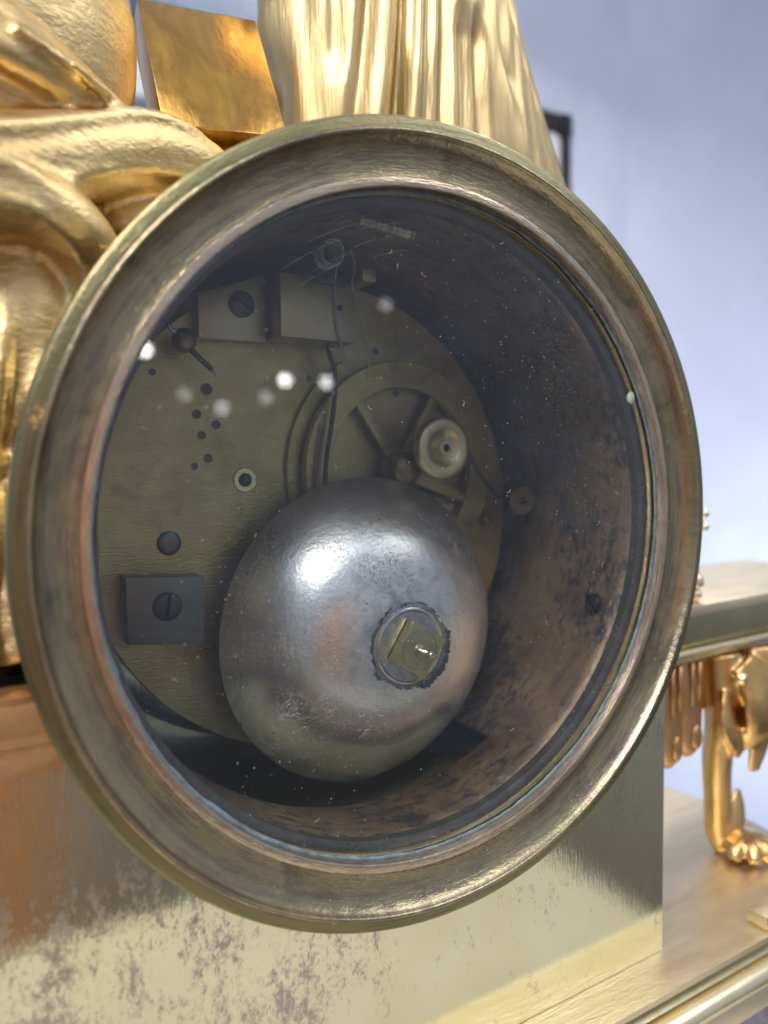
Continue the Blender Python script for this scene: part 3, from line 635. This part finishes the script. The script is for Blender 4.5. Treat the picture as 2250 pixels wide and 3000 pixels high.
# ------------------------------------------------------------------ gilt side table on the right
tb = thing('side_table', (1.75, .6, -1.52), 'small gilt table with hanging lappets and clawed leg right of the clock', 'table')
TY = .40
box('table_top', (2.05, TY+.32, -.437), (1.56, .70, .042), GOLD_PALE, tb, w=.008)
box('apron', (2.05, TY+.32, -.530), (1.47, .62, .128), OLIVE, tb, w=.006)
tube('apron_bead', [(1.27, TY-.005, -.612, .020), (2.80, TY-.005, -.612, .020)], GOLD_BAR, tb, 18)
box('soffit', (2.05, TY+.32, -.638), (1.50, .64, .018), GOLD_PALE, tb, w=.003)
box('valance', (1.95, TY+.07, -.76), (1.36, .04, .26), GOLD_BROWN, tb, w=.012)
for k, (x, zb, w_) in enumerate(((1.285, -1.00, .056), (1.390, -1.085, .058), (1.510, -1.06, .066), (1.93, -1.0, .06), (2.05, -1.05, .06))):
    lp = bmesh.new(); tube_bm(spline([(x+.01, TY+.05, -.64, w_*1.06), (x+.005, TY+.035, -.78, w_*1.04), (x, TY+.03, zb+.12, w_*1.0), (x, TY+.03, zb+.05, w_*.86), (x, TY+.035, zb+.012, w_*.5), (x, TY+.035, zb, w_*.12)], 24), 18, lp, .5)
    ell(lp, (x+.008, TY-.0, zb+.09), (w_*.5, .014, .055), None, 2)
    tube_bm([(x-.02, TY+.004, -.66, .010), (x-.02, TY+.002, zb+.22, .008)], 8, lp); tube_bm([(x+.025, TY+.004, -.66, .010), (x+.022, TY+.002, zb+.24, .008)], 8, lp)
    from_bm('lappet', lp, GOLD_BROWN, tb, None, True)
lg = bmesh.new(); LX = 1.745
tube_bm(spline([(LX-.02, TY+.05, -.66, .085), (LX-.02, TY+.03, -.80, .085), (LX-.035, TY+.02, -.95, .072), (LX-.05, TY+.03, -1.10, .062), (LX-.045, TY+.03, -1.28, .056), (LX-.035, TY+.03, -1.42, .056), (LX-.01, TY-.0, -1.49, .06)], 24), 18, lg)
def leaf(pts, w, th=.3): tube_bm(spline([(*p, w*k) for p, k in zip(pts, (.6, 1.0, .9, .42))], 14), 14, lg, th)
leaf([(LX-.07, TY-.03, -.80), (LX-.085, TY-.05, -.92), (LX-.06, TY-.06, -1.00), (LX-.03, TY-.06, -1.07)], .06, .35)
leaf([(LX-.01, TY-.05, -.68), (LX+.05, TY-.10, -.80), (LX+.045, TY-.11, -.94), (LX+.03, TY-.07, -1.05)], .105, .35)
leaf([(LX+.06, TY-.02, -.70), (LX+.13, TY-.05, -.84), (LX+.135, TY-.05, -1.0), (LX+.115, TY-.03, -1.18)], .085, .35)
leaf([(LX+.06, TY-.03, -.68), (LX+.15, TY-.08, -.70), (LX+.20, TY-.10, -.75), (LX+.20, TY-.09, -.86)], .075, .4)
leaf([(LX+.02, TY+.03, -.72), (LX+.10, TY+.02, -.86), (LX+.11, TY+.02, -1.0), (LX+.07, TY+.02, -1.10)], .09, .5)
leaf([(LX-.01, TY-.02, -1.45), (LX+.03, TY-.01, -1.40), (LX+.05, TY+.0, -1.33), (LX+.06, TY+.01, -1.26)], .055, .45)
sculpt('leg', lg, GOLD_LEG, tb, .010, 2)
ft = bmesh.new(); ell(ft, (LX+.02, TY-.03, -1.465), (.095, .09, .055))
for k in range(4):
    a = R(-75+38*k); tube_bm(spline([(LX+.02, TY-.04, -1.455, .045), (LX+.03+.08*math.sin(a), TY-.05-.08*math.cos(a), -1.46, .038), (LX+.03+.125*math.sin(a), TY-.05-.125*math.cos(a), -1.495, .026)], 8), 10, ft)
sculpt('claw_foot', ft, GOLD_LEG, tb, .009, 2)
ro = lathe('rosette', [(0, -.03), (.018, -.025), (.028, -.01), (.03, 0)], (LX-.055, TY-.075, -.735), GOLD_BAR, tb, 20)
fn = thing('finial', (1.58, TY+.02, -.41), 'small gilt beaded finial on the side table peeping out past the bezel', 'ornament')
lathe_f = bmesh.new()
for x, z, r_ in ((1.578, -.058, .015), (1.578, -.112, .015), (1.525, -.33, .032), (1.53, -.385, .022)): ell(lathe_f, (x, TY+.02, z), (r_, r_, r_*1.1), None, 3)
tube_bm([(1.53, TY+.02, -.415, .012), (1.525, TY+.02, -.20, .010), (1.555, TY+.02, -.085, .008), (1.57, TY+.02, -.06, .006)], 10, lathe_f)
tube_bm([(1.545, TY+.02, -.12, .007), (1.575, TY+.02, -.112, .006)], 8, lathe_f)
from_bm('beads', lathe_f, GOLD_PALE, fn, None, True)

sc.cycles.max_bounces = 10; sc.cycles.glossy_bounces = 6; sc.cycles.transparent_max_bounces = 16
sc.cycles.sample_clamp_indirect = 6.0; sc.cycles.caustics_reflective = False; sc.cycles.caustics_refractive = False
